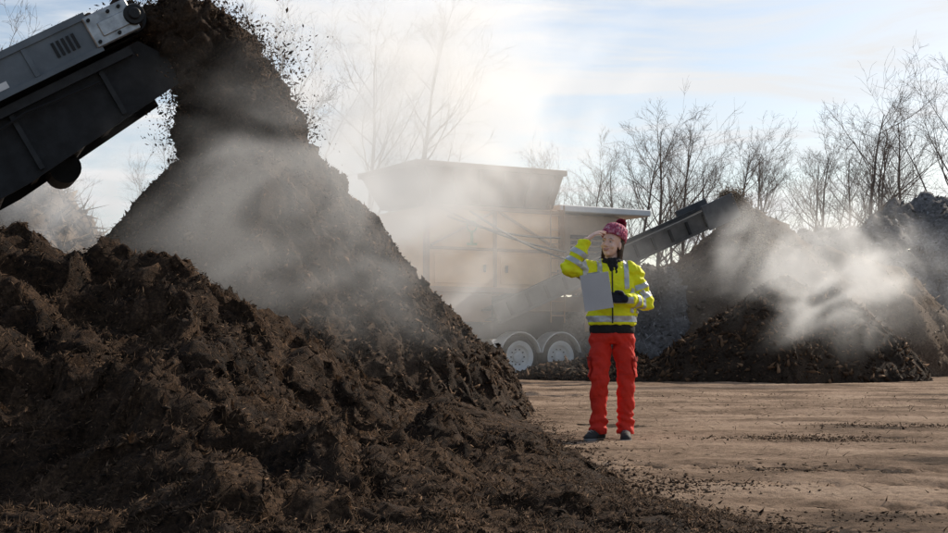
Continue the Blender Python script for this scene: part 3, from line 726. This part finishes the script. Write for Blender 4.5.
n = 1500; dirs = rng.normal(size=(n, 3)); dirs /= np.linalg.norm(dirs, axis=1)[:, None]
vv, ff = frusta(np.array(pc)[None]+dirs*.008, np.array(pc)[None]+dirs*(.043*rng.uniform(.85, 1.1, n))[:, None]+rng.normal(0, .003, (n, 3)), np.full(n, .0022), np.full(n, .0016), 3)
obj('pompom', npmesh('pom', vv, ff), MPom, hat, world=False)
bm = bmesh.new()
loft(bm, [((.0,0,.925),.186,.145), ((.0,0,.99),.196,.155), ((0,0,1.08),.188,.15), ((0,-.004,1.2),.194,.155), ((0,-.002,1.3),.188,.14), ((0,0,1.37),.155,.118), ((0,0,1.415),.105,.092), ((0,-.002,1.44),.09,.085)])
cap(bm, shR+V(.02,0,-.01), .085, elR, .068); cap(bm, elR, .068, wrR-(wrR-elR)*.16, .047)
cap(bm, shL+V(-.02,0,-.01), .085, elL, .070); cap(bm, elL, .070, wrL-(wrL-elL)*.10, .048)
jme = remesh(bm, .0075, 5)
def folds(c):
    x, y, z = c.T
    f = .010*fbm(x*8+y*5, z*14+y*6, 3, 71)+.006*np.sin(z*70+x*30+4*pn(x*8, z*8, 3))*smooth(.12, .22, np.abs(x))
    f += .014*ridged(x*6+z*5, z*9-y*8, 2, 75)
    return f
displace(jme, folds)
jacket = obj('jacket', jme, MYel, person, world=False)
def dseg(p, a, b):
    t = max(0, min(1, (p-a).dot(b-a)/(b-a).length_squared)); return (p-(a+(b-a)*t)).length
def torso(c, nrm): return min(dseg(c, shL, elL), dseg(c, elL, wrL)) > .083 or abs(c.x) < .15
for z0, z1 in ((.945, .993), (1.09, 1.138)):
    obj('reflective_stripe', extract(jme, [((0,0,z1), (0,0,1)), ((0,0,z0), (0,0,-1))], .003, lambda c, nrm: c.x < .2 and torso(c, nrm)), MRefl, jacket, world=False)
for s in (-1, 1):
    obj('reflective_stripe', extract(jme, [((s*.105+.019,0,0), (1,0,0)), ((s*.105-.019,0,0), (-1,0,0)), ((0,0,1.142), (0,0,-1))], .0035, lambda c, nrm: c.z < 1.45 and abs(nrm.x) < .8 and c.y > -.17 and not (min(dseg(c, elL, wrL), dseg(c, elR, wrR)) < .09)), MRefl, jacket, world=False)
for a, b, ts in ((shR, elR, (.6,)), (elR, wrR, (.22, .52)), (shL, elL, (.50, .80)), (elL, wrL, (.3, .58))):
    ax = (b-a).normalized(); ln = (b-a).length
    for t in ts:
        p = a+(b-a)*t
        obj('reflective_stripe', extract(jme, [(p+ax*.021, ax), (p-ax*.021, -ax)], .0035, lambda c, nrm: (c-p).length < .105 and dseg(c, a, b) < .098), MRefl, jacket, world=False)
def front_y(z):
    best = 0
    for vtx in jme.vertices:
        if abs(vtx.co.x+.012) < .01 and abs(vtx.co.z-z) < .012: best = min(best, vtx.co.y)
    return best-.002
bm = bmesh.new(); pts = [V(-.012, front_y(.935+i*.042), .935+i*.042) for i in range(12)]
tube(bm, pts, .006, 6); obj('zip', bm, MBlack, jacket, world=False)
bm = bmesh.new()
seg = 40; rr = []
for rad, z, lean in ((.088,1.405,0), (.094,1.44,.008), (.098,1.47,.02), (.09,1.475,.02), (.08,1.44,.01)):
    rr.append([bm.verts.new(V(rad*1.02*math.sin(2*PI*k/seg), lean+rad*1.02*-math.cos(2*PI*k/seg), z-.035*(1+math.cos(2*PI*k/seg))/2)) for k in range(3, seg-2)])
for a, b in zip(rr, rr[1:]):
    for k in range(len(a)-1): bm.faces.new((a[k], a[k+1], b[k+1], b[k]))
obj('collar', bm, MScarf, jacket, world=False, smooth=True)
bm = bmesh.new()
for k in range(28):
    t0 = 2*PI*k/28; t1 = 2*PI*(k+1)/28
    for rz, zz, rt in ((.068, 1.422, .026), (.066, 1.440, .016)):
        cap(bm, V(rz*math.sin(t0), -.012-rz*math.cos(t0), zz+.006*math.sin(t0*3)), rt, V(rz*math.sin(t1), -.012-rz*math.cos(t1), zz+.006*math.sin(t1*3)), rt, 8, 2)
cap(bm, V(-.02,-.085,1.43), .03, V(-.015,-.118,1.36), .022); cap(bm, V(.015,-.085,1.42), .028, V(.02,-.118,1.33), .018)
me = remesh(bm, .006, 2); displace(me, lambda c: .004*fbm(c[:, 0]*30, c[:, 2]*40, 2, 88)); obj('scarf', me, MScarf, person, world=False)
bm = bmesh.new(); loft(bm, [((0,0,.855),.178,.136), ((0,0,.88),.184,.142), ((0,0,.93),.178,.136)], 40)
me = remesh(bm, .008, 2); obj('sweater', me, MScarf, person, world=False)
bm = bmesh.new()
loft(bm, [((0,0,.77),.138,.100), ((0,0,.81),.168,.120), ((0,0,.86),.168,.122), ((0,0,.90),.155,.115)])
for hx_, k, a in ((-.090, kR, aR), (.090, kL, aL)):
    cap(bm, V(hx_,0,.80), .088, k+V(0,0,.05), .068); cap(bm, k+V(0,0,.05), .068, a+V(0,0,.10), .059); cap(bm, a+V(0,0,.10), .059, a+V(0,0,-.0), .070)
tme = remesh(bm, .0075, 4)
def tf(c):
    x, y, z = c.T
    lo = smooth(.42, .08, z)
    f = .008*fbm(x*8, z*11, 3, 41)+lo*.009*np.sin(z*66+x*28+y*20+5*pn(x*9, z*6, 4))
    f += .016*ridged(x*9+z*5, z*6+y*8, 2, 47)+.007*np.sin((z-.48)*55+np.abs(x)*35)*np.exp(-((z-.50)/.09)**2)+.007*np.sin((np.abs(x)*50+z*38))*np.exp(-((z-.78)/.08)**2)
    return np.clip(f, -.008, .024)
displace(tme, tf)
bm = bmesh.new(); bm.from_mesh(tme); bmesh.ops.bisect_plane(bm, geom=bm.verts[:]+bm.edges[:]+bm.faces[:], plane_co=(0,0,.055), plane_no=(0,0,-1), clear_outer=True); bm.to_mesh(tme); bm.free(); tme.shade_smooth()
trou = obj('trousers', tme, MRed, person, world=False)
for s in (-1, 1):
    pk = obj('cargo_pocket', extract(tme, [((0,0,.66), (0,0,1)), ((0,0,.51), (0,0,-1)), ((0,.07,0), (0,1,0)), ((0,-.075,0), (0,-1,0))], .012, lambda c, nrm: c.x*s > .10 and nrm.x*s > .1), MRed, trou, world=False)
    obj('pocket_flap', extract(tme, [((0,0,.668), (0,0,1)), ((0,0,.635), (0,0,-1)), ((0,.075,0), (0,1,0)), ((0,-.08,0), (0,-1,0))], .017, lambda c, nrm: c.x*s > .10 and nrm.x*s > .1), MDred, trou, world=False)
    lo, hi = (.04, .17) if s > 0 else (-.17, -.04)
    obj('knee_patch', extract(tme, [((0,0,.53), (0,0,1)), ((0,0,.36), (0,0,-1)), ((hi,0,0), (1,0,0)), ((lo,0,0), (-1,0,0))], .004, lambda c, nrm: nrm.y < -.35), MRed, trou, world=False)
for ank, toe in ((aR, V(-.225, -.105, 0)), (aL, V(.086, -.175, 0))):
    f = (toe-V(ank.x, ank.y, 0)); f.z = 0; ln = f.length; f.normalize(); sd = V(-f.y, f.x, 0); b0 = V(ank.x, ank.y, 0)
    bm = bmesh.new()
    cap(bm, b0-f*.035+Z*.045, .040, b0+f*.03+Z*.055, .043); cap(bm, b0+f*.03+Z*.055, .043, b0+f*(ln-.055)+Z*.035, .040)
    cap(bm, b0+f*(ln-.07)+sd*.010+Z*.032, .036, b0+f*(ln-.03)+sd*.004+Z*.03, .034); cap(bm, b0+f*(ln-.07)-sd*.012+Z*.032, .034, b0+f*(ln-.035)-sd*.006+Z*.03, .032)
    cap(bm, b0+Z*.06, .045, b0+Z*.12, .043)
    me = remesh(bm, .006, 2)
    for q in me.vertices: q.co.z = max(q.co.z, .002)
    so = obj('shoe', me, MShoe, person, world=False)
    sl_ = obj('sole', extract(me, [((0,0,.024), (0,0,1))], .006), MSole, so, world=False)
    for q in sl_.data.vertices: q.co.z = max(q.co.z, 0)
    for k in range(4):
        bm = bmesh.new(); c = b0+f*(.045+k*.025)+Z*(.096-k*.008); tube(bm, [c-sd*.024, c+Z*.006, c+sd*.024], .0028, 5)
        obj('lace', bm, MSole, so, world=False)
bm = bmesh.new()
for c in gL: cap(bm, *c, seg=10, hs=3)
cap(bm, wrL-(wrL-elL)*.16, .037, wrL+(wrL-elL)*.02, .034)
obj('glove', remesh(bm, .0042, 2), MGlove, person, world=False)
MBoard = M('grey_board', (.52,.52,.53), (.45,.45,.46), 3, .5); MPaper = M('paper', (.75,.75,.73), None, 5, .8)
base = person.location
fr_c = V(-.014, -.268, 1.055)+base
cu_ = V(-.99, .03, -.15).normalized()
cw_ = V(-.16, -.05, 1); cw_ = (cw_-cu_*cw_.dot(cu_)).normalized(); cn_ = cu_.cross(cw_).normalized()
if cn_.y > 0: cn_ = -cn_
CBF = (fr_c, cu_, cn_, cw_)
cb = empty('clipboard', fr_c, 'plain grey clipboard held against the yellow jacket by the gloved hand', 'clipboard')
cbox('board', MBoard, cb, 0, .225, 0, .004, 0, .285, fr=CBF, bev=.0015)
cbox('paper', MPaper, cb, .008, .217, -.004, -.001, .008, .262, fr=CBF)
cbox('clip', MSilver, cb, .06, .165, -.014, -.0045, .255, .295, fr=CBF, bev=.003)
# ------------------------------------------------------------------ steam: real volume grids filled with drifting noise
MS = bpy.data.materials.new('steam'); MS.use_nodes = True; nt = MS.node_tree; nt.nodes.clear()
out = N(nt, 'ShaderNodeOutputMaterial'); pv = N(nt, 'ShaderNodeVolumePrincipled')
pv.inputs['Color'].default_value = (.99,.99,.99,1); pv.inputs['Anisotropy'].default_value = .45; pv.inputs['Density'].default_value = 1.0
nt.links.new(pv.outputs[0], out.inputs['Volume'])
# added glow standing in for multiple scattering (the renderer follows a single bounce only)
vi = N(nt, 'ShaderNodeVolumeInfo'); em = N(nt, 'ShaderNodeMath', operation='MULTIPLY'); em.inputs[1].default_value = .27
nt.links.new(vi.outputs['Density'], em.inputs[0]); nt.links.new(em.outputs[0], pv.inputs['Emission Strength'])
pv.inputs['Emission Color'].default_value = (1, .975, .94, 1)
try: MS.cycles.volume_step_rate = 6.0
except Exception: pass
def steam(label, c, rad, k, scale, seed, bias=0.0, tilt=0, con=3.3, rot=.6, vox=.10):
    ng = bpy.data.node_groups.new('steam', 'GeometryNodeTree')
    ng.interface.new_socket('Geometry', in_out='INPUT', socket_type='NodeSocketGeometry')
    ng.interface.new_socket('Geometry', in_out='OUTPUT', socket_type='NodeSocketGeometry')
    L = ng.links.new
    go = ng.nodes.new('NodeGroupOutput'); pos = ng.nodes.new('GeometryNodeInputPosition')
    def vm(op, a, b=None):
        n_ = ng.nodes.new('ShaderNodeVectorMath'); n_.operation = op; L(a, n_.inputs[0])
        if b is not None: n_.inputs[1].default_value = b
        return n_
    def mt(op, a, b=None, c_=None):
        n_ = ng.nodes.new('ShaderNodeMath'); n_.operation = op
        for i_, q in enumerate((a, b, c_)):
            if q is None: continue
            if isinstance(q, (int, float)): n_.inputs[i_].default_value = q
            else: L(q, n_.inputs[i_])
        return n_.outputs[0]
    def mr_(x_, a, b, t0, t1):
        n_ = ng.nodes.new('ShaderNodeMapRange'); n_.interpolation_type = 'SMOOTHSTEP'
        n_.inputs['From Min'].default_value = a; n_.inputs['From Max'].default_value = b; n_.inputs['To Min'].default_value = t0; n_.inputs['To Max'].default_value = t1
        L(x_, n_.inputs['Value']); return n_.outputs['Result']
    nrm = vm('MULTIPLY', pos.outputs[0], (1/rad[0], 1/rad[1], 1/rad[2])); ln = vm('LENGTH', nrm.outputs[0])
    rx = ng.nodes.new('ShaderNodeVectorRotate'); rx.rotation_type = 'Y_AXIS'; rx.inputs['Angle'].default_value = rot; L(pos.outputs[0], rx.inputs['Vector'])
    st = vm('MULTIPLY', rx.outputs[0], (.72, .8, 1.1)); sh = vm('ADD', st.outputs[0], (seed*3.7, seed*1.3, seed*2.1))
    no = ng.nodes.new('ShaderNodeTexNoise'); no.inputs['Scale'].default_value = scale; no.inputs['Detail'].default_value = 7; no.inputs['Roughness'].default_value = .62; no.inputs['Distortion'].default_value = 1.5
    L(sh.outputs[0], no.inputs['Vector'])
    inv = mt('SUBTRACT', 1.0, ln.outputs['Value'])
    fac = [o_ for o_ in no.outputs if o_.type == 'VALUE'][0]
    val = mt('ADD', mt('MULTIPLY_ADD', fac, con, -con/2-.25+bias), inv)
    dens = mt('MULTIPLY', mr_(val, -.1, .95, 0, k), mr_(inv, 0, .75, 0, 1))
    vc = ng.nodes.new('GeometryNodeVolumeCube'); L(dens, vc.inputs['Density'])
    vc.inputs['Min'].default_value = [-q for q in rad]; vc.inputs['Max'].default_value = list(rad)
    for ax_, q in zip('XYZ', rad): vc.inputs['Resolution '+ax_].default_value = int(2*q/vox)
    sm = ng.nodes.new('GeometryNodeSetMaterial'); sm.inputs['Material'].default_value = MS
    L(vc.outputs[0], sm.inputs['Geometry']); L(sm.outputs[0], go.inputs[0])
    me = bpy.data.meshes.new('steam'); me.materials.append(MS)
    o = bpy.data.objects.new('steam', me); COL.objects.link(o); o.location = c; o.rotation_euler = (0, tilt, 0)
    md = o.modifiers.new('steam', 'NODES'); md.node_group = ng
    return tag(o, label, 'steam', kind='stuff')
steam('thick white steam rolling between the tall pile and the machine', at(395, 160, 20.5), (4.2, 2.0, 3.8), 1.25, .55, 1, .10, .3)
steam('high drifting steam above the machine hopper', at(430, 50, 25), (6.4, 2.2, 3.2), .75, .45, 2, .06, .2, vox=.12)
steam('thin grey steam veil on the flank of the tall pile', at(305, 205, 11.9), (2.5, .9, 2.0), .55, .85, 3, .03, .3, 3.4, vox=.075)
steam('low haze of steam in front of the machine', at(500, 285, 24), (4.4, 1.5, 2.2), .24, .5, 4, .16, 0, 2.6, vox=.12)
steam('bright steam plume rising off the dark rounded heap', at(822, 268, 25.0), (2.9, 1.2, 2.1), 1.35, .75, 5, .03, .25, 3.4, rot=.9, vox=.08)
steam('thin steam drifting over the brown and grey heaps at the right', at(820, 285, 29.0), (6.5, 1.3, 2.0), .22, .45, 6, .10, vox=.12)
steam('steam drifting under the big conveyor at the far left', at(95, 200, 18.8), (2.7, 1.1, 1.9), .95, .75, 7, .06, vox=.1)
# ------------------------------------------------------------------ light, world, camera
SUN = Vector((.72, .66, 0)).normalized(); EL = math.radians(31)
sd_ = Vector((SUN.x*math.cos(EL), SUN.y*math.cos(EL), math.sin(EL)))
sl = bpy.data.lights.new('sun', 'SUN'); sl.energy = 5.0; sl.angle = math.radians(.6); sl.color = (1, .88, .73)
so = bpy.data.objects.new('sun', sl); COL.objects.link(so); so.rotation_euler = sd_.to_track_quat('Z', 'Y').to_euler()
wd = bpy.data.worlds.new('World'); S.world = wd; wd.use_nodes = True; nt = wd.node_tree; L = nt.links.new
bg = nt.nodes['Background']
sky = N(nt, 'ShaderNodeTexSky', sky_type='NISHITA'); sky.sun_disc = False; sky.sun_elevation = EL; sky.sun_rotation = math.atan2(SUN.x, SUN.y); sky.dust_density = 1.2
tc = N(nt, 'ShaderNodeTexCoord')
mp = N(nt, 'ShaderNodeMapping'); mp.inputs['Scale'].default_value = (1.6, 1.6, 11); mp.inputs['Rotation'].default_value = (.10, .20, .4); L(tc.outputs['Generated'], mp.inputs['Vector'])
no = N(nt, 'ShaderNodeTexNoise', Scale=2.6, Detail=9, Roughness=.62, Distortion=.7); L(mp.outputs['Vector'], no.inputs['Vector'])
r = ramp(nt, [(.38, (.10,.10,.10)), (.50, (.50,.50,.50)), (.61, (1,1,1))]); L(no.outputs['Fac'], r.inputs['Fac'])
sx = N(nt, 'ShaderNodeSeparateXYZ'); L(tc.outputs['Generated'], sx.inputs[0])
mr = N(nt, 'ShaderNodeMapRange'); mr.inputs['From Min'].default_value = -.2; mr.inputs['From Max'].default_value = .6; mr.inputs['To Min'].default_value = .2; L(sx.outputs['Y'], mr.inputs['Value'])
ml = N(nt, 'ShaderNodeMath', operation='MULTIPLY'); L(r.outputs['Color'], ml.inputs[0]); L(mr.outputs[0], ml.inputs[1])
mx = N(nt, 'ShaderNodeMix', data_type='RGBA'); L(ml.outputs[0], mx.inputs[0]); L(sky.outputs['Color'], mx.inputs[6]); mx.inputs[7].default_value = (6.7, 6.8, 6.95, 1)
L(mx.outputs[2], bg.inputs['Color']); bg.inputs['Strength'].default_value = .128
cam = bpy.data.cameras.new('camera'); co = bpy.data.objects.new('camera', cam); COL.objects.link(co); S.camera = co
cam.lens = 50; cam.sensor_width = 36; cam.clip_end = 2000; cam.clip_start = .1
co.location = (0, 0, CAMZ); co.rotation_euler = (PI/2+PITCH, 0, 0)
S.view_settings.view_transform = 'Standard'; S.view_settings.look = 'None'; S.view_settings.exposure = 0
